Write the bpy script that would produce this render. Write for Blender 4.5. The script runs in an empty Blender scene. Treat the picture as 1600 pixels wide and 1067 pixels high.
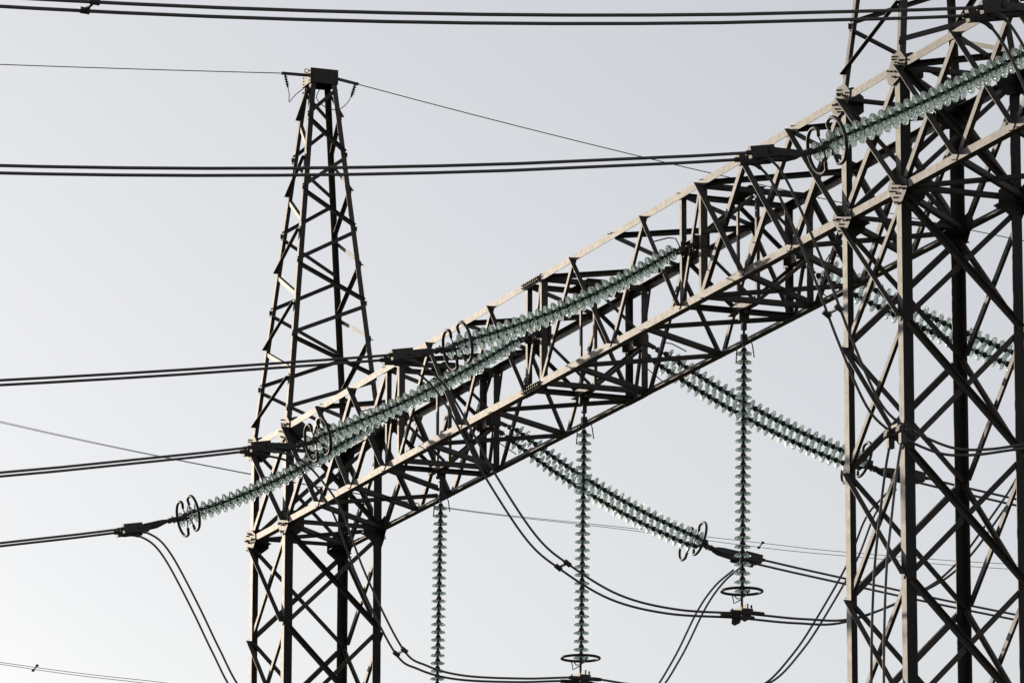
import bpy, math, random
from mathutils import Vector, Matrix
random.seed(7)
C = bpy.context.scene
COL = C.collection
V = Vector

# ------------------------------------------------------------------ camera
CAM = V((105.0976, -35.0958, -20.9377))
YAW, PITCH, ROLL = 2.7723, 0.222716, 0.0022116
fw = V((math.cos(PITCH)*math.cos(YAW), math.cos(PITCH)*math.sin(YAW), math.sin(PITCH)))
rt = V((math.sin(YAW), -math.cos(YAW), 0)); up = rt.cross(fw)
cr, sr = math.cos(ROLL), math.sin(ROLL)
rt, up = rt*cr+up*sr, up*cr-rt*sr
cd = bpy.data.cameras.new("camera"); cam = bpy.data.objects.new("camera", cd); COL.objects.link(cam)
cd.sensor_width = 36; cd.lens = 8848.57/1600*36; cd.clip_start = 0.5; cd.clip_end = 6000
cam.matrix_world = Matrix(((rt.x, up.x, -fw.x, CAM.x), (rt.y, up.y, -fw.y, CAM.y), (rt.z, up.z, -fw.z, CAM.z), (0, 0, 0, 1)))
C.camera = cam

# ------------------------------------------------------------------ light
SUN_G, SUN_E = math.radians(14), math.radians(12.5)      # grazing angle to the girder face, elevation
sdir = V((-math.cos(SUN_G)*math.cos(SUN_E), -math.sin(SUN_G)*math.cos(SUN_E), math.sin(SUN_E)))
sl = bpy.data.lights.new("sun", 'SUN'); so = bpy.data.objects.new("sun", sl); COL.objects.link(so)
sl.energy = 3.2; sl.angle = math.radians(0.5); sl.color = (1.0, 0.85, 0.67)
so.rotation_euler = (-sdir).to_track_quat('-Z', 'Y').to_euler(); so.location = (0, -20, 40)
W = bpy.data.worlds.new("World"); C.world = W; W.use_nodes = True
nt = W.node_tree; bg = nt.nodes['Background']
sky = nt.nodes.new('ShaderNodeTexSky'); sky.sky_type = 'NISHITA'; sky.sun_disc = False
sky.sun_elevation = SUN_E; sky.sun_rotation = math.atan2(sdir.x, sdir.y) % (2*math.pi)
sky.air_density = 1.0; sky.dust_density = 1.25; sky.ozone_density = 1.5; sky.altitude = 100
hs = nt.nodes.new('ShaderNodeHueSaturation'); hs.inputs['Saturation'].default_value = 0.25
nt.links.new(sky.outputs[0], hs.inputs['Color']); tn = nt.nodes.new('ShaderNodeMix'); tn.data_type = 'RGBA'; tn.blend_type = 'MULTIPLY'; tn.inputs[0].default_value = 1.0
tn.inputs[7].default_value = (1.0, 0.988, 1.003, 1)
nt.links.new(hs.outputs[0], tn.inputs[6]); nt.links.new(tn.outputs[2], bg.inputs[0])
bg.inputs[1].default_value = 0.127
C.view_settings.view_transform = 'Standard'; C.view_settings.look = 'None'
C.view_settings.exposure = 0.0; C.view_settings.gamma = 1.0
C.cycles.max_bounces = 14; C.cycles.transmission_bounces = 12; C.cycles.transparent_max_bounces = 12

# ------------------------------------------------------------------ materials
def mat(name, col, rough=0.5, metal=0.0, var=0.25, scale=6.0, spec=0.5, streak=False, col2=None, bump=0.0):
    m = bpy.data.materials.new(name); m.use_nodes = True; n = m.node_tree.nodes; l = m.node_tree.links
    b = n['Principled BSDF']; b.inputs['Roughness'].default_value = rough; b.inputs['Metallic'].default_value = metal
    b.inputs['Specular IOR Level'].default_value = spec
    tc = n.new('ShaderNodeTexCoord'); mp = n.new('ShaderNodeMapping')
    l.new(tc.outputs['Object'], mp.inputs[0])
    if streak: mp.inputs['Scale'].default_value = streak
    nz = n.new('ShaderNodeTexNoise'); nz.inputs['Scale'].default_value = scale; nz.inputs['Detail'].default_value = 7; nz.inputs['Roughness'].default_value = 0.65
    l.new(mp.outputs[0], nz.inputs['Vector'])
    rp = n.new('ShaderNodeValToRGB'); e = rp.color_ramp.elements
    c2 = col2 or tuple(min(1, c*(1+var)) for c in col)
    e[0].position = 0.32; e[0].color = (*[c*(1-var) for c in col], 1); e[1].position = 0.68; e[1].color = (*c2, 1)
    l.new(nz.outputs['Fac'], rp.inputs[0])
    oi = n.new('ShaderNodeObjectInfo'); mv = n.new('ShaderNodeMapRange'); mv.inputs['To Min'].default_value = 1-var; mv.inputs['To Max'].default_value = 1+var
    l.new(oi.outputs['Random'], mv.inputs[0]); hv = n.new('ShaderNodeHueSaturation'); l.new(mv.outputs[0], hv.inputs['Value'])
    l.new(rp.outputs[0], hv.inputs['Color']); l.new(hv.outputs[0], b.inputs['Base Color'])
    mr = n.new('ShaderNodeMapRange'); mr.inputs['To Min'].default_value = max(0.05, rough-0.05); mr.inputs['To Max'].default_value = min(1, rough+0.06)
    n2 = n.new('ShaderNodeTexNoise'); n2.inputs['Scale'].default_value = scale*2.3; n2.inputs['Detail'].default_value = 4
    l.new(tc.outputs['Object'], n2.inputs['Vector']); l.new(n2.outputs['Fac'], mr.inputs[0]); l.new(mr.outputs[0], b.inputs['Roughness'])
    if bump:
        bp = n.new('ShaderNodeBump'); bp.inputs['Strength'].default_value = bump; bp.inputs['Distance'].default_value = 0.01
        l.new(nz.outputs['Fac'], bp.inputs['Height']); l.new(bp.outputs[0], b.inputs['Normal'])
    return m
STEEL = mat("weathered_galvanised_steel", (0.054, 0.050, 0.048), 0.57, 0.0, 0.30, 5.0, 0.24, (0.5, 3.0, 5.0), (0.080, 0.070, 0.060))
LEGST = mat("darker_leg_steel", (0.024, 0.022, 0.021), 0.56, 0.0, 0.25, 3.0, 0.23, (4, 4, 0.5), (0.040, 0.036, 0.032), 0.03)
PLATE = mat("galvanised_plate", (0.055, 0.05, 0.046), 0.55, 0.0, 0.2, 8.0, 0.1)
BOLT = mat("bolt_steel", (0.10, 0.095, 0.09), 0.45, 0.3, 0.2, 20)
IRON = mat("dark_cap_iron", (0.03, 0.032, 0.034), 0.55, 0.1, 0.3, 30, 0.3)
FIT = mat("line_fitting_metal", (0.062, 0.06, 0.06), 0.55, 0.1, 0.25, 18, 0.2)
ALU = mat("weathered_aluminium_strand", (0.12, 0.115, 0.118), 0.55, 0.1, 0.2, 25, 0.3)
GROUND = mat("dry_grass_soil", (0.07, 0.065, 0.042), 0.95, 0, 0.4, 0.6, 0.2)
def glass_mat():
    m = bpy.data.materials.new("toughened_green_glass"); m.use_nodes = True; n = m.node_tree.nodes; l = m.node_tree.links
    b = n['Principled BSDF']; b.inputs['Transmission Weight'].default_value = 1.0; b.inputs['IOR'].default_value = 1.42
    tc = n.new('ShaderNodeTexCoord'); nz = n.new('ShaderNodeTexNoise'); nz.inputs['Scale'].default_value = 7
    l.new(tc.outputs['Object'], nz.inputs['Vector'])
    rp = n.new('ShaderNodeValToRGB'); e = rp.color_ramp.elements
    e[0].color = (0.84, 0.985, 0.92, 1); e[1].color = (0.93, 1.0, 0.965, 1)
    l.new(nz.outputs['Fac'], rp.inputs[0]); l.new(rp.outputs[0], b.inputs['Base Color'])
    b.inputs['Roughness'].default_value = 0.09
    tr = n.new('ShaderNodeBsdfTransparent'); tr.inputs[0].default_value = (0.93, 0.98, 0.95, 1)
    mx = n.new('ShaderNodeMixShader'); mx.inputs[0].default_value = 0.28
    tl = n.new('ShaderNodeBsdfTranslucent'); tl.inputs[0].default_value = (0.78, 0.93, 0.86, 1)
    m2 = n.new('ShaderNodeMixShader'); m2.inputs[0].default_value = 0.07
    l.new(b.outputs[0], m2.inputs[1]); l.new(tl.outputs[0], m2.inputs[2]); l.new(m2.outputs[0], mx.inputs[1]); l.new(tr.outputs[0], mx.inputs[2]); l.new(mx.outputs[0], n['Material Output'].inputs[0])
    return m
GLASS = glass_mat()

# ------------------------------------------------------------------ mesh helpers
class MB:
    def __init__(s): s.v = []; s.f = []; s.sm = []
    def add(s, vs, fs, smooth=False):
        o = len(s.v); s.v += [V(p) for p in vs]; s.f += [tuple(i+o for i in f) for f in fs]; s.sm += [smooth]*len(fs)
        return s
    def box(s, c, x, y, z):            # centre and three half-axis vectors
        c, x, y, z = V(c), V(x), V(y), V(z)
        vs = [c+x*a+y*b+z*d for a in (-1, 1) for b in (-1, 1) for d in (-1, 1)]
        return s.add(vs, [(0, 1, 3, 2), (4, 6, 7, 5), (0, 4, 5, 1), (2, 3, 7, 6), (0, 2, 6, 4), (1, 5, 7, 3)])
    def plate(s, poly, n, t):           # polygon extruded by t along n
        n = V(n); k = len(poly); a = [V(q) for q in poly]; b = [q+n*t for q in a]
        return s.add(a+b, [tuple(range(k))[::-1], tuple(range(k, 2*k))] + [(i, (i+1) % k, (i+1) % k+k, i+k) for i in range(k)])
    def angle(s, p0, p1, u, w, fu, fwid, t):   # L section; corner line p0-p1, flanges along u and w
        p0, p1 = V(p0), V(p1); ax = (p1-p0).normalized()
        u = (V(u)-ax*V(u).dot(ax)).normalized(); w = (V(w)-ax*V(w).dot(ax)); w = (w-u*w.dot(u)).normalized()
        sec = [V((0, 0, 0)), u*fu, u*fu+w*t, u*t+w*t, u*t+w*fwid, w*fwid]
        vs = [p0+q for q in sec]+[p1+q for q in sec]
        return s.add(vs, [(0, 1, 2, 3, 4, 5), (11, 10, 9, 8, 7, 6)] + [(i, i+6, (i+1) % 6+6, (i+1) % 6) for i in range(6)])
    def tube(s, pts, r, n=8, closed=False):
        pts = [V(q) for q in pts]; k = len(pts); rings = []; prev = None
        for i, q in enumerate(pts):
            if closed: t = (pts[(i+1) % k]-pts[i-1]).normalized()
            else: t = (pts[min(i+1, k-1)]-pts[max(i-1, 0)]).normalized()
            if prev is None:
                a = t.orthogonal().normalized()
            else:
                a = (prev-t*prev.dot(t)).normalized()
            prev = a; b = t.cross(a)
            rr = r[i] if isinstance(r, (list, tuple)) else r
            rings.append([q+(a*math.cos(2*math.pi*j/n)+b*math.sin(2*math.pi*j/n))*rr for j in range(n)])
        vs = [p for g in rings for p in g]; fs = []
        for i in range(k if closed else k-1):
            for j in range(n):
                i2 = (i+1) % k
                fs.append((i*n+j, i*n+(j+1) % n, i2*n+(j+1) % n, i2*n+j))
        s.add(vs, fs, True)
        if not closed: s.add(rings[0], [tuple(range(n))[::-1]]); s.add(rings[-1], [tuple(range(n))])
        return s
    def lathe(s, prof, o, ax, n=20):    # prof: (r, along axis)
        o = V(o); ax = V(ax).normalized(); a = ax.orthogonal().normalized(); b = ax.cross(a); vs = []; fs = []
        for r, h in prof:
            for j in range(n):
                vs.append(o+ax*h+(a*math.cos(2*math.pi*j/n)+b*math.sin(2*math.pi*j/n))*r)
        for i in range(len(prof)-1):
            for j in range(n): fs.append((i*n+j, i*n+(j+1) % n, (i+1)*n+(j+1) % n, (i+1)*n+j))
        return s.add(vs, fs, True)
    def bolt(s, p, n, r=0.017, h=0.04):
        p = V(p); n = V(n).normalized()
        return s.tube([p, p+n*h], r, 6)
    def build(s, name, m, parent=None, origin=None):
        me = bpy.data.meshes.new(name)
        if parent is not None: off = world_loc(parent) if origin is None else V(origin)
        else: off = V(origin) if origin is not None else V((0, 0, 0))
        me.from_pydata([p-off for p in s.v], [], s.f); me.polygons.foreach_set('use_smooth', s.sm)
        import bmesh
        bm = bmesh.new(); bm.from_mesh(me); bmesh.ops.recalc_face_normals(bm, faces=bm.faces); bm.to_mesh(me); bm.free()
        me.materials.append(m); me.update()
        o = bpy.data.objects.new(name, me); COL.objects.link(o)
        if parent is not None: o.parent = parent; o.location = off-world_loc(parent)
        else: o.location = off
        return o
def world_loc(o):
    q = V(o.location)
    while o.parent: o = o.parent; q = q+V(o.location)
    return q
def tag(o, label=None, cat=None, group=None, kind=None):
    if label: o['label'] = label
    if cat: o['category'] = cat
    if group: o['group'] = group
    if kind: o['kind'] = kind
    return o
def thing(name, loc, label, cat, group=None):
    o = bpy.data.objects.new(name, None); COL.objects.link(o); o.location = loc; o.empty_display_size = 0.3
    return tag(o, label, cat, group)
def wire(name, pts, r, m, label, cat, group=None, n=8):
    o = MB().tube(pts, r, n).build(name, m, origin=pts[0]); return tag(o, label, cat, group)
def lerp(a, b, t): return a+(b-a)*t
def crom(pts, per=8):                    # Catmull-Rom through points
    pts = [V(q) for q in pts]; q = [pts[0]*2-pts[1]]+pts+[pts[-1]*2-pts[-2]]; out = []
    for i in range(1, len(q)-2):
        for k in range(per):
            t = k/per; a, b, c, d = q[i-1], q[i], q[i+1], q[i+2]
            out.append(0.5*((2*b)+(c-a)*t+(2*a-5*b+4*c-d)*t*t+(3*b-a-3*c+d)*t**3))
    return out+[pts[-1]]

# ------------------------------------------------------------------ dimensions of the gantry (metres)
TW, TD, H, LEN = 2.13, 2.032, 2.0, 28.39      # tower width, girder depth, girder height, tower to tower
GZ = -22.55
PZ = 1.95                                     # shaft panel height
PH = 0.775                                    # half panel of the peak

ground = MB()
N = 40
vs = []; fs = []
for i in range(N+1):
    for j in range(N+1):
        x = (i/N-0.5)*2; y = (j/N-0.5)*2
        x = math.copysign(abs(x)**3, x)*5000+30; y = math.copysign(abs(y)**3, y)*5000
        vs.append((x, y, GZ))
for i in range(N):
    for j in range(N): fs.append((i*(N+1)+j, (i+1)*(N+1)+j, (i+1)*(N+1)+j+1, i*(N+1)+j+1))
ground.add(vs, fs); tag(ground.build("ground", GROUND), kind='structure')

def brace_pair(parent, lb, lt, rb, rt_, n, name="brace", w=0.085, t=0.008, w2=None, o_out=0.003, o_in=0.015, which="\\/", ext=0.05):
    """crossing diagonals of one face panel, seen from outside (normal n)"""
    lb, lt, rb, rt_, n = V(lb), V(lt), V(rb), V(rt_), V(n)
    if "\\" in which:
        p0, p1 = lt, rb; ax = (p1-p0).normalized(); pr = ax.cross(n)          # towards upper right?
        if pr.dot(rt_-lb) < 0: pr = -pr
        a = p0+ax*(0.6*w-ext)+pr*w*.4+n*o_out; b = p1+ax*ext*.5+pr*w*.4+n*o_out
        MB().angle(a, b, -pr, n, w, w, t).build(name, STEEL, parent)
    if "/" in which:
        w = w2 or w*0.9; wi = w*0.66
        p0, p1 = lb, rt_; ax = (p1-p0).normalized(); pr = ax.cross(n)
        if pr.dot(rb-lt) < 0: pr = -pr
        a = p0-ax*ext+pr*w/2-n*o_in; b = p1+ax*ext+pr*w/2-n*o_in
        MB().angle(a, b, -pr, -n, w, wi, t).build(name, STEEL, parent)

# ------------------------------------------------------------------ lattice towers
def gusset(parent, c, ex, ez, n, poly, nb):
    c, ex, ez, n = V(c), V(ex), V(ez), V(n)
    m = MB().plate([c+ex*a+ez*b for a, b in poly], n, 0.012)
    for a, b in nb: m.bolt(c+ex*(a+random.uniform(-.02, .02))+ez*(b+random.uniform(-.02, .02))+n*0.006, n, 0.015, random.uniform(.035, .06))
    m.build("gusset_plate", PLATE, parent, origin=c)
HEX = [(-.30, -.08), (-.17, .16), (-.10, .34), (.12, .34), (.27, .10), (.25, -.10), (.08, -.27), (-.14, -.36), (-.22, -.30)]
HEX = [(a*1.22, b*0.68) for a, b in HEX]
HBO = [(-.07, .28), (-.07, .2), (-.03, .10), (-.2, -.02), (-.13, -.02), (.1, .06), (.18, .1), (.02, -.12), (-.05, -.22), (-.12, -.16), (.17, -.02)]
HBO = [(a*1.15, b*0.68) for a, b in HBO]
def tower(X, label, group, tall=True):
    root = thing("lattice_tower", (X+TW/2, TD/2, GZ), label, "lattice tower", group)
    x0, x1, y0, y1 = X+0.0, X+TW, 0.014, TD-0.014
    cor = {'A': (x0, y0, 1, 1), 'B': (x1, y0, -1, 1), 'C': (x0, y1, 1, -1), 'D': (x1, y1, -1, -1)}
    for k, (x, y, sx, sy) in cor.items():
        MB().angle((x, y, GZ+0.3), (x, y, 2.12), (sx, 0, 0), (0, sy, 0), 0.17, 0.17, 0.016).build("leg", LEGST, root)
        f = MB().box((x+sx*0.06, y+sy*0.06, GZ+0.15), (0.3, 0, 0), (0, 0.3, 0), (0, 0, 0.2)); f.build("footing", GROUND, root)
    faces = [((x0, y0), (x1, y0), (0, -1, 0)), ((x1, y0), (x1, y1), (1, 0, 0)), ((x1, y1), (x0, y1), (0, 1, 0)), ((x0, y1), (x0, y0), (-1, 0, 0))]
    def inset(a, b, d=0.05):
        a, b = V((*a, 0)), V((*b, 0)); e = (b-a).normalized(); return a+e*d, b-e*d
    for a, b, n in faces:
        P, Q = inset(a, b)
        # shaft panels
        z = 0.0; k = 0
        while z-PZ > GZ+0.4:
            zt, zb = z-0.08 if k == 0 else z, z-PZ
            brace_pair(root, (P.x, P.y, zb+.02), (P.x, P.y, zt-.02), (Q.x, Q.y, zb+.02), (Q.x, Q.y, zt-.02), n, "brace", 0.095, 0.009, o_out=0.004, o_in=0.02, ext=0.02)
            z -= PZ; k += 1
        # girder zone, end faces only (the girder carries its own front and back bracing)
        if n[0]:
            brace_pair(root, (P.x, P.y, .1), (P.x, P.y, H-.1), (Q.x, Q.y, .1), (Q.x, Q.y, H-.1), n, "girder_zone_brace", 0.085, 0.009, o_out=0.004, o_in=0.02)
            for zz in (0.06, H-0.08):
                a_, b_ = V((P.x, P.y, zz)), V((Q.x, Q.y, zz))
                MB().angle(a_-V(n)*.03, b_-V(n)*.03, (0, 0, 1), -V(n), 0.08, 0.08, 0.008).build("strut", STEEL, root)
    # gussets on the front and back faces at the chords
    for k, (x, y, sx, sy) in cor.items():
        nn = V((0, -sy, 0)); yy = -0.002 if sy > 0 else TD+0.002
        for zz, flip in ((H-0.07, 1), (0.06, -1)):
            ex = V((1 if sy > 0 else -1, 0, 0))
            poly = HEX if flip > 0 else [(a, -b) for a, b in HEX]
            bo = HBO if flip > 0 else [(a, -b) for a, b in HBO]
            gusset(root, (x+sx*0.06, yy, zz), ex, (0, 0, 1), nn, poly, bo)
            # plate on the end face
            ne = V((-sx, 0, 0))
            sc = [(-0.08, -.2), (-.08, .2), (.12, .26), (.30, .12), (.30, -.12), (.12, -.26)]
            gusset(root, (x-sx*0.002, y+sy*0.09, zz-0.01), V((0, sy, 0)), (0, 0, 1), ne, sc, [(-.03, .15), (-.03, -.15), (.05, .05), (.05, -.05), (.2, .1), (.2, -.1)])
    # horizontal plan plates at the girder soffit (dark knots seen from below)
    for k, (x, y, sx, sy) in cor.items():
        c = V((x+sx*0.17, y+sy*0.17, -0.02))
        MB().plate([c+V((-.16*sx, -.16*sy, 0)), c+V((.2*sx, -.16*sy, 0)), c+V((.2*sx, .05*sy, 0)), c+V((.05*sx, .2*sy, 0)), c+V((-.16*sx, .2*sy, 0))], (0, 0, 1), 0.012).build("plan_plate", PLATE, root)
    # pyramid peak
    zb, zt = 2.02, 9.22
    hx, hy = 0.235, 0.275
    cx, cy = X+TW/2, TD/2
    def leg(k, z):
        x, y, sx, sy = cor[k]; t = (z-2.0)/(zt-2.0)
        return V((lerp(x, cx-sx*hx, t), lerp(y, cy-sy*hy, t), z))
    for k, (x, y, sx, sy) in cor.items():
        MB().angle(leg(k, zb-0.1), leg(k, zt+0.25), (sx, 0, 0), (0, sy, 0), 0.105, 0.105, 0.01).build("peak_leg", STEEL, root)
    lv = [2.33+PH*i for i in range(9)]
    for (a, b, ev, n) in (('A', 'B', 0, (0, -1, 0)), ('B', 'D', 0, (1, 0, 0)), ('D', 'C', 0, (0, 1, 0)), ('C', 'A', 0, (-1, 0, 0))):
        # first corner carries even levels, second odd levels
        n = V(n)
        for i in range(9):
            za = lv[i]; zc = lv[i+1] if i < 8 else 9.2
            first, second = (a, b) if i % 2 == 0 else (b, a)
            p, q = leg(first, za+0.05), leg(second, min(zc, 9.25)-0.05)
            ax = (q-p).normalized(); 
            e = (leg(b, za)-leg(a, za)).normalized()
            pr = ax.cross(n).normalized()
            w = 0.075
            if n.x > -0.5 and (i % 2 == 1) == bool(n.x):      # runs from lower right to upper left: outside, flange out
                if pr.dot(e) < 0: pr = -pr
                o = pr*w/2+n*0.004
                MB().angle(p+ax*.0+o-e*.02, q-ax*.03+o-e*.02, -pr, n, w, w, 0.007).build("peak_brace", STEEL, root)
            else:
                if pr.dot(e) < 0: pr = -pr
                o = pr*w/2-n*0.014
                MB().angle(p+o, q+o, -pr, -n, w, w, 0.007).build("peak_brace", STEEL, root)
        # small node plates
        for i in range(0, 9):
            k = a if i % 2 == 0 else b
            e = (leg(b, lv[i])-leg(a, lv[i])).normalized(); sgn = 1 if k == a else -1
            c = leg(k, lv[i])+n*0.001+e*sgn*0.02
            MB().plate([c+e*a_+V((0, 0, b_)) for a_, b_ in ((-.045, -.04), (.05, -.05), (.05, .05), (-.045, .04))], n, 0.003).build("node_plate", PLATE, root)
    # cap box
    z0, z1 = 9.24, 9.53
    bx, by = hx+0.02, hy+0.02
    for n, e, d, wd in (((1, 0, 0), (0, 1, 0), bx, by), ((-1, 0, 0), (0, 1, 0), bx, by), ((0, 1, 0), (1, 0, 0), by, bx-0.012), ((0, -1, 0), (1, 0, 0), by, bx-0.012)):
        c = V((cx, cy, 0))+V(n)*(d-0.012); e = V(e)
        g = MB().plate([c+e*-wd+V((0, 0, z0)), c+e*wd+V((0, 0, z0)), c+e*wd+V((0, 0, z1)), c+e*-wd+V((0, 0, z1))], n, 0.012)
        b = g
        for s in (-1, 1):
            for i in range(4): b.bolt(c+V(n)*.006+e*s*(wd-.06)+V((0, 0, z0+.05+i*.065)), n, 0.013, 0.02)
        g.build("cap_plate", PLATE, root)
    MB().plate([(cx-bx, cy-by, z1), (cx+bx, cy-by, z1), (cx+bx, cy+by, z1), (cx-bx, cy+by, z1)], (0, 0, 1), 0.01).build("cap_lid", PLATE, root)
    return root
tower(0.0, "far left lattice tower with complete tapering peak and box cap", "lattice towers carrying the girder")
tower(LEN, "thick legged lattice tower at right, its peak cut off by the top edge", "lattice towers carrying the girder")

# ------------------------------------------------------------------ girders
CF, CB, CT = 0.125, 0.135, 0.012              # chord flange heights / thickness
def girder(xs_full, X0, X1, label, group):
    """xs_full: list of (x, kind); kind of the panel that starts there"""
    root = thing("lattice_girder", ((X0+X1)/2, TD/2, 0), label, "lattice girder", group)
    for y, sy in ((0, 1), (TD, -1)):
        MB().angle((X0, y, 0), (X1, y, 0), (0, 0, 1), (0, sy, 0), CF, CB, CT).build("chord", STEEL, root)
        MB().angle((X0, y, H), (X1, y, H), (0, 0, -1), (0, sy, 0), CF, CB, CT).build("chord", STEEL, root)
    zb, zt = 0.07, H-0.07
    pairs = []
    for y, n in ((0, (0, -1, 0)), (TD, (0, 1, 0))):
        up_ = True
        for i in range(len(xs_full)-1):
            xa, k = xs_full[i]; xb = xs_full[i+1][0]
            l, r = (xa, xb) if y == 0 else (xb, xa)
            if k == 'X':
                brace_pair(root, (l, y, zb), (l, y, zt), (r, y, zb), (r, y, zt), n, "diagonal_brace", 0.112, w2=0.108)
            elif k == 'N':
                brace_pair(root, (l, y, zb), (l, y, zt), (r, y, zb), (r, y, zt), n, "diagonal_brace", 0.07, which="/" if y == 0 else "\\")
                if y == 0: pairs.append((xa, xb))
            elif k == '/':
                brace_pair(root, (l, y, zb), (l, y, zt), (r, y, zb), (r, y, zt), n, "diagonal_brace", 0.085, which="/" if y == 0 else "\\")
            elif k == '\\':
                brace_pair(root, (l, y, zb), (l, y, zt), (r, y, zb), (r, y, zt), n, "diagonal_brace", 0.085, which="\\" if y == 0 else "/")
    # double posts, cross frames, attachment plates
    ym = TD/2
    for xa, xb in pairs:
        for x, s in ((xa, 1), (xb, -1)):
            for y, sy in ((0, 1), (TD, -1)):
                MB().angle((x-s*.03, y+sy*.016, 0.03), (x-s*.03, y+sy*.016, H-0.03), (s, 0, 0), (0, sy, 0), 0.08, 0.12, 0.009).build("post", STEEL, root)
            # cross struts top and bottom (channels)
            for z, dz in ((0.02, 1), (H-0.02, -1)):
                m = MB()
                m.box((x, ym, z+dz*0.055), (0.006, 0, 0), (0, ym-0.02, 0), (0, 0, 0.045))
                m.box((x+s*0.03, ym, z+dz*0.012), (0.026, 0, 0), (0, ym-0.02, 0), (0, 0, 0.005))
                m.box((x+s*0.03, ym, z+dz*0.098), (0.026, 0, 0), (0, ym-0.02, 0), (0, 0, 0.005))
                m.build("cross_strut", STEEL, root)
            # diamond bracing in the cross frame and the middle hanger
            MB().angle((x, ym, 0.1), (x, ym, H-0.1), (s, 0, 0), (0, 1, 0), 0.06, 0.06, 0.006).build("hanger", STEEL, root)
            for y, sy in ((0.03, 1), (TD-0.03, -1)):
                for z in (0.14, H-0.14):
                    MB().angle((x+s*.02, y+sy*.05, 1.0+(.1 if z > 1 else -.1)), (x+s*.02, ym-sy*0.05, z), (s, 0, 0), (0, 0, -1), 0.06, 0.06, 0.006).build("frame_brace", STEEL, root)
        xm = (xa+xb)/2; hw = (xb-xa)/2+0.05
        for y, sy in ((0, 1), (TD, -1)):
            m = MB()
            for s in (-1, 1):
                m.box((xm+s*0.25, y+sy*0.10, 1.0), (0.008, 0, 0), (0, 0.15, 0), (0, 0, 0.12))
            m.box((xm, y+sy*0.075, 1.11), (hw, 0, 0), (0, 0.05, 0), (0, 0, 0.006)); m.box((xm, y+sy*0.075, 0.89), (hw, 0, 0), (0, 0.05, 0), (0, 0, 0.006))
            m.box((xm, y+sy*0.16, 1.0), (hw, 0, 0), (0, 0.006, 0), (0, 0, 0.12))
            b = m
            for s in (-1, 1):
                for q in (-.07, .07):
                    for z in (0.93, 1.07): b.bolt((xm+s*0.25+q, y+sy*.17, z), (0, sy, 0), 0.015, 0.03); b.bolt((xm+s*(hw-.06)+q*.5, y+sy*.154, z), (0, -sy, 0), 0.015, 0.03)
            m.build("attachment_plate", STEEL, root, origin=(xm, y, 1.0))
        # suspension bracket plates under the bottom struts
        m = MB(); m.box((xm, ym-.07, 0.004), (hw+0.06, 0, 0), (0, 0.05, 0), (0, 0, 0.006)); m.box((xm, ym-.12, 0.06), (hw-.06, 0, 0), (0, 0.006, 0), (0, 0, 0.055)); m.box((xm, ym+.02, 0.06), (hw-.06, 0, 0), (0, 0.006, 0), (0, 0, 0.055))
        m.build("bracket_plate", STEEL, root, origin=(xm, ym, 0))
        m = MB(); m.box((xm, ym, H-0.01), (hw, 0, 0), (0, 0.15, 0), (0, 0, 0.006)); m.build("bracket_plate", STEEL, root, origin=(xm, ym, H))
    # plan bracing of soffit and top
    bx = [(q, k) for q, k in xs_full]
    def plan(z, xa, ya, xb, yb, w=0.085):
        a, b = V((xa, ya, z)), V((xb, yb, z)); ax = (b-a).normalized(); s = 1 if z < 1 else -1
        a += ax*0.09; b -= ax*0.09
        pr = V((-ax.y, ax.x, 0))
        MB().angle(a+pr*w/2, b+pr*w/2, -pr, (0, 0, s), w, w, 0.008).build("plan_brace", STEEL, root)
        for q, d in ((a, ax), (b, -ax)):
            c = q+d*0.08
            MB().plate([c-d*.16-pr*.07, c+d*.14-pr*.03, c+d*.14+pr*.03, c-d*.16+pr*.07], (0, 0, -s), 0.005).build("gusset_plate", PLATE, root)
    n_ = len(xs_full)
    for z, ph in ((0.016, 0), (H-0.016, 1)):
        seg = []
        for i in range(n_-1):
            xa, k = xs_full[i]; xb = xs_full[i+1][0]
            if k == 'X': seg.append((xa, xb, i))
        for xa, xb, i in seg:
            even = (len([1 for q in xs_full[:i] if q[1] == 'X']) % 2 == 0)
            if even: plan(z, xa+.05, 0, xb-.05, TD)
            else: plan(z, xa+.05, TD, xb-.05, 0)
            if z < 1: plan(z-0.001+.02, xa+.05, TD, xb-.05, 0) if even else None
            elif i in (0, n_-2): plan(z-0.02, xa+.05, TD, xb-.05, 0)
        # warren parts
        i = 0
        while i < n_-1:
            if xs_full[i][1] in '/\\':
                xs5 = [xs_full[i+q][0] for q in range(5)]
                if z < 1:      # nodes: back 0, front 1, back 2, front 3, back 4
                    for q in range(4):
                        ya, yb = (TD, 0) if q % 2 == 0 else (0, TD)
                        plan(z, xs5[q], ya, xs5[q+1], yb)
                else:
                    for q in range(4):
                        ya, yb = (TD, 0) if q % 2 == 1 else (0, TD)
                        plan(z, xs5[q], ya, xs5[q+1], yb)
                i += 4
            else: i += 1
        for xx in [q for q, k in xs_full if k == 'X'][1:]:
            pass
    # splices
    return root, pairs
def splice(root, x, y, z, sy, sz):
    m = MB(); m.box((x, y-sy*0.006, z+sz*0.062), (0.42, 0, 0), (0, 0.005, 0), (0, 0, 0.055))
    m.box((x, y+sy*0.07, z-sz*0.006), (0.42, 0, 0), (0, 0.062, 0), (0, 0, 0.005))
    b = m
    for i in range(9):
        q = -0.38+i*0.095
        b.bolt((x+q, y-sy*0.008, z+sz*0.085), (0, -sy, 0), 0.016, 0.038)
        b.bolt((x+q, y-sy*0.008, z+sz*0.035), (0, -sy, 0), 0.016, 0.038)
        b.bolt((x+q, y+sy*0.07, z-sz*0.008), (0, 0, -sz), 0.016, 0.038)
    m.build("splice_plate", STEEL, root, origin=(x, y, z))
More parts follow.
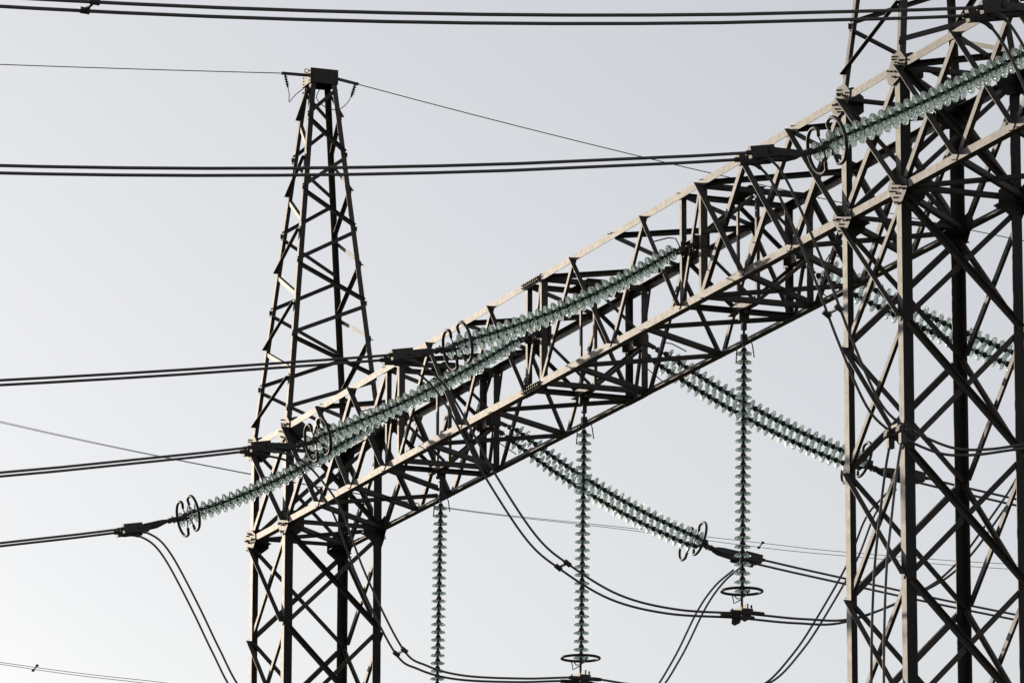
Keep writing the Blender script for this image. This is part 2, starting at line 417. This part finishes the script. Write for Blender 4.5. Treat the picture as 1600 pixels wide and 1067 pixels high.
BAY = [(0.0, 'X'), (2.13, 'X'), (4.14, 'X'), (5.97, 'X'), (7.87, 'N'), (8.55, '/'), (10.2, '\\'), (11.9, '/'), (13.35, '\\'), (15.08, 'N'), (15.77, '/'),
       (17.29, '\\'), (19.02, '/'), (20.45, '\\'), (22.02, 'N'), (22.84, 'X'), (24.63, 'X'), (26.48, 'X'), (28.42, 'X'), (30.52, 'E')]
# the tower cells are the first and last X panels
g1, pairs1 = girder(BAY, 0.0, 30.52, "long lattice box girder spanning from the far left tower to the right tower", "lattice girders")
for y, sy in ((0, 1), (TD, -1)):
    for z, sz in ((0, 1), (H, -1)):
        splice(g1, 15.35, y, z, sy, sz)
BAY2 = [(30.52, 'X'), (32.48, 'X'), (34.37, 'X'), (36.3, 'N'), (37.0, '/'), (38.65, '\\'), (40.3, '/'), (41.8, '\\'), (43.5, 'N'), (44.2, 'E')]
g2, pairs2 = girder(BAY2, 30.52, 44.25, "girder continuing past the right tower and out of the frame at upper right", "lattice girders")

# ------------------------------------------------------------------ insulators
def disc_proto():
    cap = MB().lathe([(0.0, 0.012), (0.026, 0.012), (0.034, 0.018), (0.040, 0.036), (0.050, 0.055), (0.054, 0.078), (0.046, 0.086), (0.0, 0.086)], (0, 0, 0), (0, 0, -1), 16)
    cap.lathe([(0.0, 0.095), (0.021, 0.095), (0.019, 0.12), (0.021, 0.162), (0.0, 0.162)], (0, 0, 0), (0, 0, -1), 10)
    gl = MB().lathe([(0.0, 0.083), (0.057, 0.083), (0.085, 0.086), (0.115, 0.096), (0.134, 0.108), (0.140, 0.118), (0.137, 0.124), (0.131, 0.118), (0.122, 0.107),
                     (0.114, 0.112), (0.109, 0.130), (0.103, 0.112), (0.093, 0.103), (0.086, 0.112), (0.081, 0.134), (0.074, 0.112), (0.064, 0.102), (0.056, 0.116), (0.050, 0.128), (0.043, 0.110), (0.024, 0.104), (0.0, 0.104)], (0, 0, 0), (0, 0, -1), 26)
    return cap, gl
_cap, _gl = disc_proto()
_cap_o = _cap.build("cap", IRON); _gl_o = _gl.build("insulator_disc", GLASS)
CAP_ME, GL_ME = _cap_o.data, _gl_o.data
bpy.data.objects.remove(_cap_o); bpy.data.objects.remove(_gl_o)
def put_disc(root, pos, axis):
    """axis: direction from cap to dish"""
    o = bpy.data.objects.new("insulator_disc", GL_ME); COL.objects.link(o); o.parent = root
    q = axis.to_track_quat('-Z', 'Y')
    o.rotation_mode = 'QUATERNION'
    from mathutils import Quaternion
    o.rotation_quaternion = q @ Quaternion((0, 0, 1), random.uniform(0, 6.28))
    o.location = V(pos)-world_loc(root)
    c = bpy.data.objects.new("cap", CAP_ME); COL.objects.link(c); c.parent = o
    return o
PITCH_D = 0.1455
def bez(p0, p1, p2, n=60): return [p0*(1-t)**2+p1*2*t*(1-t)+p2*t*t for t in [i/n for i in range(n+1)]]
def walk(poly, s):
    for a, b in zip(poly, poly[1:]):
        d = (b-a).length
        if s <= d: return a+(b-a)*(s/d), (b-a).normalized()
        s -= d
    return poly[-1]+(poly[-1]-poly[-2]).normalized()*s, (poly[-1]-poly[-2]).normalized()
def tension_string(X, sgn, zend, ztip, label, group, zs=0.98, nd=29):
    """double chain of discs from the girder (front sgn=-1 at y=0, rear sgn=+1 at y=TD) down to the yoke"""
    y0 = 0.0 if sgn < 0 else TD
    ys = y0+sgn*0.02
    root = thing("tension_insulator_string", (X, ys, zs), label, "insulator string", group)
    c0, c1, c2 = zend                     # measured sag curve of the chain: z(y)
    PITCH_T = PITCH_D
    total = nd*PITCH_T
    poly = []
    for q in range(120):
        y = y0+sgn*(0.33+q*0.04); poly.append(V((X, y, c0+c1*y+c2*y*y)))
    A = poly[0]
    # girder-end fittings
    for s in (-1, 1):
        off = V((s*0.25, 0, 0))
        m = MB()
        p0 = V((X+s*0.25, y0-sgn*0.03, zs)); p1 = A+off
        d = (p1-p0).normalized()
        m.box(p0+d*0.10, d*0.10, V((0.02, 0, 0)), d.cross(V((1, 0, 0)))*0.035)
        m.tube([p0+d*0.12, p1], 0.022, 8); m.tube([p0+d*0.2+V((-.05, 0, 0)), p0+d*0.2+V((.05, 0, 0))], 0.028, 8)
        m.box(p0+d*0.30, d*0.05, V((0.03, 0, 0)), d.cross(V((1, 0, 0)))*0.04)
        m.build("shackle", FIT, root, origin=p0)
        # arcing horn: bent rod
        nrm = d.cross(V((1, 0, 0)));  nrm = nrm if nrm.z > 0 else -nrm
        if s > 0: MB().tube([p1-d*0.08, p1-d*0.06+nrm*0.19, p1+d*0.06+nrm*0.24, p1+d*0.36+nrm*0.26], 0.011, 6).build("arcing_horn", FIT, root)
        else: MB().tube([p1-d*0.08, p1-d*0.04-nrm*0.2, p1+d*0.34-nrm*0.26], 0.011, 6).build("arcing_horn", FIT, root)
    for s in (-1, 1):
        for i in range(nd):
            p, d = walk(poly, i*PITCH_T); put_disc(root, p+V((s*0.25, 0, s*0.02)), d)
    endp, d = walk(poly, total)
    nrm = d.cross(V((1, 0, 0)));  nrm = nrm if nrm.z > 0 else -nrm
    # live-end yoke and links
    m = MB()
    for s in (-1, 1):
        c = endp+V((s*0.25, 0, 0)); m.tube([c-d*0.02, c+d*0.12], 0.02, 8); m.box(c+d*0.08, d*0.05, V((0.03, 0, 0)), nrm*0.035)
    yk = endp+d*0.08
    m.plate([yk+V((-.29, 0, 0))-nrm*.009, yk+V((.29, 0, 0))-nrm*.009, yk+V((.29, 0, 0))+d*.04-nrm*.009, yk+V((.05, 0, 0))+d*.12-nrm*.009, yk+V((-.05, 0, 0))+d*.12-nrm*.009, yk+V((-.29, 0, 0))+d*.04-nrm*.009], nrm, 0.018)
    m.build("yoke_plate", FIT, root, origin=yk)
    m = MB(); l0 = yk+d*0.10
    m.tube([l0, l0+d*0.16], 0.02, 8); m.box(l0+d*0.04, d*0.04, V((0.04, 0, 0)), nrm*0.04); m.box(l0+d*0.12, d*0.03, V((0.045, 0, 0)), nrm*0.045)
    m.tube([l0+d*.05-nrm*.07, l0+d*.05+nrm*.07], 0.015, 6); m.tube([l0+d*.125-V((.09, 0, 0)), l0+d*.125+V((.09, 0, 0))], 0.017, 6)
    m.build("link", FIT, root, origin=l0)
    # grading rings: two open D-shaped hoops around the live end
    rc = endp-d*0.07-nrm*0.01
    u = V((0, sgn*0.25, 0.97)).normalized() if sgn < 0 else V((0, sgn*0.25, 0.97)).normalized()
    for s in (-1, 1):
        pts = []
        base = rc+V((s*0.10, 0, 0))
        for i in range(25):
            a = math.radians(-112+224*i/24)
            pts.append(base+V((s*(0.20+0.30*math.cos(a)), 0, 0))+u*(0.32*math.sin(a)))
        pts = [pts[0]+u*0.10-V((s*.03, 0, 0)), pts[0]+u*0.03] + pts + [pts[-1]-u*0.04-V((s*.03, 0, 0)), pts[-1]-u*0.12]
        r = MB().tube(pts, 0.026, 10).build("grading_ring", IRON, root, origin=rc)
        st = MB(); st.tube([pts[0], base+V((0, 0, 0))-u*0.02, pts[-1]], 0.012, 6)
        st.tube([base, endp+d*0.1+V((s*0.2, 0, 0))], 0.014, 6); st.build("ring_strut", FIT, r)
    # dead-end clamps of the twin conductors
    e0 = l0+d*0.17
    dd = V((0, sgn, -0.17)).normalized(); ytip = -5.30 if sgn < 0 else 7.48
    e1 = V((X, ytip-sgn*0.41, ztip+0.066)); dn = dd.cross(V((1, 0, 0))); dn = dn if dn.z > 0 else -dn
    m = MB(); m.box(e0+d*0.02, V((0.10, 0, 0)), d*0.05, nrm*0.02); m.build("clamp_yoke", FIT, root, origin=e0)
    ends = []
    for s in (-1, 1):
        a0 = e0+d*0.03+V((s*0.07, 0, 0)); a1 = V((X+s*0.2, e1.y, e1.z)); ad = (a1-a0).normalized(); an = V((0, -ad.z, ad.y)).normalized(); an = an if an.z > 0 else -an
        m = MB(); sx = V((0.012, 0, 0))
        for t in (-0.035, 0.035):
            o = V((t, 0, 0))
            m.plate([a0+o-an*.03, a0+ad*.14+o-an*.06, a1+ad*.06+o-an*.045, a1+ad*.06+o+an*.045, a0+ad*.14+o+an*.045, a0+o+an*.03], (1, 0, 0), 0.012)
        m.build("clamp_arm", FIT, root, origin=a0)
        b0 = a1-dd*0.02; b1 = b0+dd*0.36
        m = MB(); m.box((b0+b1)/2, dd*0.18, V((0.05, 0, 0)), dn*0.082); m.tube([b0+dd*.06-V((.075, 0, 0)), b0+dd*.06+V((.075, 0, 0))], 0.035, 12)
        m.tube([b1, b1+dd*0.06], 0.035, 8)
        m.tube([b0-dd*0.12-dn*.06, b0+dd*0.25-dn*.06], 0.036, 8)
        m.build("clamp_body", FIT, root, origin=b0)
        ends.append(b1+dd*0.05)
    return root, ends, (X, e1)
def conductor(ends, sgn, X, what, group, b=-0.150, c=0.0033):
    for s, e in zip((-1, 1), ends):
        pts = []
        for i in range(45):
            t = i*1.1 if i > 2 else i*0.4
            pts.append(e+V((s*0.0, sgn*t, b*t+c*t*t)))
        nm = "far" if s < 0 else "near"
        wire("conductor", pts, 0.0225, ALU, what.format(nm), "power line", group)
def jumper(X, yz, what, group, twin=0.2, r=0.02):
    for s in (-1, 1):
        pts = crom([V((X+s*twin, y, z)) for y, z in yz], 8)
        nm = "far" if s < 0 else "near"
        n_ = len(pts); rr = [0.034 if (k < 9) else r for k in range(n_)]
        wire("jumper_cable", pts, rr, ALU, what.format(nm), "jumper cable", group)
def spacer(X, y, z, label, tw=0.2, group="spacers holding twin cables apart", ax=(0, 1, -0.7)):
    root = thing("cable_spacer", (X, y, z), label, "cable spacer", group)
    MB().tube([(X-tw, y, z), (X+tw, y, z)], 0.022, 8).build("bar", FIT, root)
    a = V(ax).normalized()*0.06
    for s in (-1, 1):
        c = V((X+s*tw, y, z)); MB().tube([c-a, c+a], 0.042, 8).build("clamp", FIT, root)

XP = [8.21, 15.43, 22.43, 36.65, 43.85]
RUN = "tension strings on the girder's near side"
fl = ["lowest front glass insulator string, its rings alone against sky left of the far tower",
      "front glass insulator string with rings before the far tower's girder corner, middle of three",
      "front glass insulator string at the girder's centre, reaching farthest right of three overlapping strings",
      "largest front glass insulator string, crossing the right tower's legs below its top gussets"]
fz = [(1.084, .804, .057), (1.07, .713, .037), (1.055, .693, .045), (0.991, .622, .02)]; ft = [-1.58, -1.46, -1.31, -1.457]
fb = [(-0.195, 0.0035), (-0.19, 0.0035), (-0.158, 0.002), (-0.1542, 0.00395)]
cl = ["{} wire of the lowest front conductor pair, ending left of the far tower",
      "{} wire of the conductor pair clamped in front of the far tower's girder corner",
      "{} wire of the conductor pair crossing the foot of the far tower's peak",
      "{} wire of the long conductor pair crossing the far tower's peak halfway up",
      "{} wire of the topmost conductor pair along the photo's upper edge"]
for i in range(4):
    root, ends, _ = tension_string(XP[i], -1, fz[i], ft[i], fl[i], RUN)
    conductor(ends, -1, XP[i], cl[i], "twin conductors leaving to the left", *fb[i])
root, ends, _ = tension_string(XP[4], -1, (1.06, .65, .03), -1.347, "insulator string at upper right corner, only its dark clamp on the topmost wires showing", RUN)
conductor(ends, -1, XP[4], cl[4], "twin conductors leaving to the left", -0.1447, 0.00386)
REAR = "tension strings on the girder's far side"
rl = ["lowest rear double string of clear discs, ending in rings behind the right hanging string",
      "rear double string of clear discs ending behind the right tower's left leg",
      "rear double string of clear discs seen between the right tower's legs"]
rz = [(2.644, -.866, .045), (2.343, -.7415, .0375), (1.93, -.525, .021)]; rt_z = [-1.27, -1.04, -0.70]
rc = ["{} wire of the rear conductor pair leaving right from the lowest rear clamp",
      "{} wire of the rear pair leaving the clamp behind the right tower's front leg",
      "{} wire of the rear pair starting beyond the frame behind the right tower"]
for i in range(3):
    root, ends, _ = tension_string(XP[i], 1, rz[i], rt_z[i], rl[i], REAR)
    conductor(ends, 1, XP[i], rc[i], "twin conductors leaving to the right")

# suspension strings under the girder
def suspension_string(X, zb, label):
    y = TD/2-0.07
    root = thing("suspension_insulator_string", (X, y, -0.02), label, "insulator string", "hanging strings under the girder")
    m = MB(); m.box((X, y, -0.10), (0.02, 0, 0), (0, 0.09, 0), (0, 0, 0.08)); m.box((X, y+.03, -0.06), (0.17, 0, 0), (0, 0.05, 0), (0, 0, 0.03)); m.build("hanger_plate", FIT, root)
    z0 = -0.62
    m = MB(); m.tube([(X, y, -0.1), (X, y, z0)], 0.022, 8); m.box((X, y, -0.28), (0.03, 0, 0), (0, 0.04, 0), (0, 0, 0.06)); m.box((X, y, -0.48), (0.04, 0, 0), (0, 0.045, 0), (0, 0, 0.07)); m.tube([(X-.08, y, -.46), (X+.08, y, -.46)], 0.02, 6)
    m.build("link", FIT, root)
    MB().tube([(X, y, z0+.12), (X, y+.12, z0+.12), (X, y+.15, z0+.04), (X, y+.18, z0-.16)], 0.011, 6).build("arcing_horn", FIT, root)
    MB().tube([(X, y, z0+.06), (X, y-.12, z0+.04), (X, y-.13, z0-.10), (X, y-.145, z0-.28)], 0.011, 6).build("arcing_horn", FIT, root)
    nd = 28
    for i in range(nd):
        lean = -0.0017*i*1.3
        put_disc(root, (X, y+lean, z0-i*0.1455), V((0, -0.012, -1)).normalized())
    zz = z0-nd*0.1455; yb = y-0.07
    MB().tube([(X, yb, zz+.02), (X, yb, zz-.22)], 0.022, 8).build("link", FIT, root)
    ring = MB().tube([V((X+0.33*math.cos(a), yb+0.33*math.sin(a), zz+0.03)) for a in [2*math.pi*k/40 for k in range(40)]], 0.024, 10, True).build("grading_ring", IRON, root)
    s = MB(); s.tube([(X-.33, yb, zz+.03), (X-.2, yb, zz-.06), (X, yb, zz-.08), (X+.2, yb, zz-.06), (X+.33, yb, zz+.03)], 0.012, 6); s.tube([(X, yb, zz-.1), (X, yb-.14, zz-.18), (X, yb-.17, zz-.02)], 0.011, 6); s.build("ring_strut", FIT, ring)
    m = MB(); m.box((X, yb, zz-.26), (0.24, 0, 0), (0, 0.012, 0), (0, 0, 0.05))
    m.build("yoke_plate", FIT, root)
    for s in (-1, 1):
        m = MB(); c = V((X+s*0.2, yb, zb))
        m.tube([c+V((0, -.30, .0)), c+V((0, -.2, 0)), c+V((0, .2, 0)), c+V((0, .30, 0))], [0.03, 0.036, 0.036, 0.03], 8)
        m.box(c+V((0, 0, .02)), (0.026, 0, 0), (0, 0.10, 0), (0, 0, 0.05)); m.plate([c+V((-.006, -.09, -.02)), c+V((-.006, .08, -.02)), c+V((-.006, .05, -.1)), c+V((-.006, -.04, -.15)), c+V((-.006, -.1, -.12))], (1, 0, 0), 0.012)
        for q in (-.08, .08): m.bolt(c+V((0, q, .08)), (0, 0, 1), 0.016, 0.05)
        m.build("cable_clamp", PLATE, root)
    return root
sl_ = ["left hanging string of glass discs, its lower end cut off by the frame",
       "middle hanging string of glass discs, its ring near the photo's bottom edge",
       "right hanging string of glass discs, ring and cable clamp fully visible"]
for i in range(3): suspension_string(XP[i]+(.12, .04, .03)[i], -5.05, sl_[i])

# jumper cables
J = "jumper cables looping under the girder"
jy = TD/2-0.14
def fj(i, pre, mid, post, what):
    jumper(XP[i], pre+mid+post, what, J)
fj(0, [(-5.05, -1.59), (-4.82, -1.60), (-4.55, -1.72), (-4.33, -1.95), (-4.08, -2.34), (-3.72, -2.98), (-3.35, -3.68), (-2.95, -4.35), (-2.3, -4.9), (-1.3, -5.12), (-.3, -5.1)], [(jy, -5.05)],
   [(2.0, -5.1), (3.2, -5.0), (4.3, -4.65), (5.2, -4.0), (5.75, -3.22), (6.25, -2.26), (6.62, -1.75), (7.0, -1.42)], "{} jumper cable of the pair dropping from the lowest left clamp out of frame")
fj(1, [(-5.05, -1.48), (-4.78, -1.49), (-4.35, -1.58), (-3.95, -1.92), (-3.58, -2.42), (-3.13, -3.5), (-2.46, -4.72), (-2.01, -5.0), (-1.31, -5.13), (-.2, -5.11)], [(jy, -5.03)],
   [(1.9, -5.1), (3.0, -5.1), (3.9, -5.05), (4.47, -4.84), (4.98, -4.31), (5.4, -3.72), (6.05, -2.64), (6.44, -1.75), (6.85, -1.28)], "{} jumper cable of the pair passing under the middle hanging string's ring")
fj(2, [(-5.05, -1.34), (-4.82, -1.38), (-4.5, -1.56), (-4.2, -1.88), (-3.8, -2.52), (-3.42, -3.15), (-2.76, -4.04), (-2.21, -4.46), (-1.33, -4.90), (-.33, -5.07)], [(jy, -5.06)],
   [(1.91, -5.08), (2.82, -5.0), (4.09, -4.45), (4.8, -3.93), (5.51, -3.03), (5.95, -2.4), (6.6, -1.3), (7.0, -1.0)], "{} jumper cable of the pair carried under the right hanging string's ring")
jumper(XP[3], [(-5.08, -1.47), (-4.9, -1.53), (-4.66, -1.82), (-4.21, -2.75), (-3.75, -3.88), (-3.35, -4.72), (-3.02, -5.04), (-2.75, -5.16), (-2.22, -5.31), (-1.7, -5.285), (-1.07, -5.16), (-.2, -5.02), (0.9, -4.98), (2.5, -5.1)], "{} jumper cable of the pair running past the right tower's legs to the junction clamp", J)
jumper(XP[4], [(-5.1, -1.36), (-4.9, -1.45), (-4.65, -1.78), (-4.35, -2.4), (-4.0, -3.3), (-3.4, -4.4), (-2.6, -5.0), (-1.2, -5.15), (1.0, -5.05)], "{} jumper cable of the short pair curving down at the upper right corner", J)
spacer(XP[1], -2.42, -4.76, "spacer on the jumper pair between the far tower and left hanging string")
spacer(XP[2], -2.22, -4.45, "spacer on the jumper pair just left of the middle hanging string")
spacer(XP[3], -3.92, -3.50, "spacer on the jumper pair beside the right tower's left leg")
spacer(XP[4], -16.70, -2.49, "spacer on the topmost twin wires near the upper left corner", ax=(0, 1, -0.05))
# junction clamp with two droppers
jc = thing("junction_clamp", (XP[3], -2.95, -5.12), "bolted junction clamp joining jumpers and vertical droppers before the right tower", "cable clamp")
for s in (-1, 1):
    c = V((XP[3]+s*0.2, -2.95, -5.10))
    m = MB(); m.box(c+V((0, 0, .0)), (0.05, 0, 0), (0, 0.11, -.02), (0, 0.015, 0.06)); m.box(c+V((0, -.04, -.12)), (0.04, 0, 0), (0, 0.045, 0), (0, 0, 0.08))
    b = m
    for q in (-.09, -.03, .03, .09):
        for z in (-.035, .035): b.bolt(c+V((.045, q, z)), (1, 0, 0), 0.016, 0.04); b.bolt(c+V((-.045, q, z)), (-1, 0, 0), 0.016, 0.04)
    m.build("clamp_body", FIT, jc, origin=c)
MB().box((XP[3], -2.95, -5.0), (0.2, 0, 0), (0, 0.025, 0), (0, 0, 0.02)).build("bar", FIT, jc)
for s in (-1, 1):
    x = XP[3]+s*0.2
    pts = crom([(x, -2.99, -5.2), (x, -3.07, -5.6), (x, -3.17, -6.3), (x, -3.27, -7.2), (x, -3.32, -8.6), (x, -3.30, -10.5), (x, -3.2, -14), (x, -3.1, -18.0)], 6)
    wire("dropper_cable", pts, 0.02, ALU, "%s of two vertical dropper cables hanging in front of the right tower" % ("left" if s < 0 else "right"), "dropper cable", "dropper cables")

# ------------------------------------------------------------------ shield wires on the far tower's cap
def shield(sgn, what, wl):
    cx = TW/2; y0 = TD/2+sgn*0.297; z0 = 9.44
    sl0 = -0.02 if sgn < 0 else -0.15
    L = 0.50
    root = thing("shield_wire_fitting", (cx, y0, z0), what, "wire fitting", "shield wire fittings on the far tower's cap")
    d = V((0, sgn, sl0)).normalized(); a = V((cx, y0, z0)); e = a+d*L
    m = MB(); m.box(a+d*L*.5, d*L*.5, (0.012, 0, 0), d.cross(V((1, 0, 0)))*0.03); m.tube([a+d*.1-V((.03, 0, 0)), a+d*.1+V((.03, 0, 0))], 0.02, 8); m.tube([e-V((.03, 0, 0)), e+V((.03, 0, 0))], 0.03, 8); m.build("strap", FIT, root)
    if sgn < 0: MB().tube([a+V((0, 0, .09))+V((0, 0.035*math.cos(t), 0.04*math.sin(t))) for t in [2*math.pi*k/14 for k in range(14)]], 0.009, 6, True).build("eye", FIT, root)
    k0 = e+V((0, -sgn*0.05, -0.03)); kd = V((0, -sgn*0.30 if sgn > 0 else 0.25, -1)).normalized()
    prof = [(0, 0), (0.02, 0)]
    for i in range(4): prof += [(0.02, 0.03+i*.05), (0.045, 0.045+i*.05), (0.02, 0.052+i*.05)]
    prof += [(0.02, 0.26), (0, 0.26)]
    MB().lathe(prof, k0, kd, 12).build("spool_insulator", IRON, root)
    k1 = k0+kd*0.26
    if sgn < 0: lp = [k1, k1+V((0, .03, -.16)), k1+V((0, .03, -.30)), k1+V((0, .16, -.14)), k1+V((0, .38, .06)), V((cx, y0+.03, z0-.12))]
    else: lp = [k1, k1+V((0, -.12, -.18)), k1+V((0, -.30, -.30)), k1+V((0, -.55, -.27)), k1+V((0, -.74, -.10)), V((cx, TD/2+.02, 9.24))]
    MB().tube(crom(lp, 6), 0.009, 6).build("bonding_loop", FIT, root)
    pts = []
    for i in range(50):
        t = i*1.2
        z = -0.077*t+0.0009*t*t if sgn < 0 else -0.162*t+0.0023*t*t
        pts.append(e+V((0, sgn*t, z)))
    wire("shield_wire", pts, 0.0105, IRON, wl, "shield wire", "shield wires on the far tower's cap", 6)
shield(-1, "strap with small ribbed insulator and loop at the cap's left side", "thin shield wire running left from the far tower's cap to the left edge")
shield(1, "strap with small ribbed insulator and loop at the cap's right side", "thin shield wire sloping right from the far tower's cap behind the girder")

# ------------------------------------------------------------------ distant lines far behind the gantry
F1a = [(-121.729, 29.438, 28.733), (-118.363, 39.483, 26.59), (-115.62, 47.44, 25.203), (-113.2317, 54.0797, 24.451), (-111.1218, 59.954, 23.777), (-109.925, 63.273, 23.414), (-107.292, 70.398, 22.90)]
F1b = [(-121.74, 29.442, 28.68), (-118.363, 39.483, 26.565), (-115.6245, 47.442, 25.172), (-113.248, 54.086, 24.372), (-111.1608, 59.9695, 23.592), (-109.959, 63.286, 23.255), (-107.3365, 70.4159, 22.69)]
F2a = [(-123.822, 30.272, 18.787), (-121.544, 36.663, 17.981), (-120.157, 40.49, 17.593)]
F2b = [(-123.8386, 30.2786, 18.7075), (-121.751, 36.1617, 17.927), (-120.19, 40.503, 17.435)]
def far(pts, label):
    pts = [V(q) for q in pts]; d0 = (pts[0]-pts[1]).normalized(); d1 = (pts[-1]-pts[-2]).normalized()
    pts = [pts[0]+d0*40+V((0, 0, 4)), pts[0]+d0*15+V((0, 0, .6))]+pts+[pts[-1]+d1*15+V((0, 0, .5)), pts[-1]+d1*40+V((0, 0, 3))]
    wire("distant_wire", crom(pts, 6), 0.014, ALU, label, "power line", "thin distant wires behind the gantry", 6)
far(F1a, "upper of two hair thin distant wires descending behind the whole gantry to the right"); far(F1b, "lower of two hair thin distant wires descending behind the whole gantry to the right")
far(F2a, "upper of two hair thin distant wires in the lower left corner"); far(F2b, "lower of two hair thin distant wires in the lower left corner")
for c, lb in (((-111.15, 59.93, 23.69), "tiny spacer on the distant wires beside the right hanging string"), ((-123.33, 31.68, 18.55), "tiny spacer on the distant wires in the lower left corner")):
    c = V(c); root = thing("distant_spacer", c, lb, "cable spacer", "spacers on the distant wires")
    MB().tube([c+V((-.05, -.06, -.1)), c+V((.05, .06, .1))], 0.03, 6).build("bar", IRON, root)
    for s in (-1, 1): MB().lathe([(0, -.07), (.05, -.05), (.058, 0), (.05, .05), (0, .07)], c+V((s*.06, s*.07, s*.1)), (0.3, 0.95, -.1), 8).build("clamp", IRON, root)
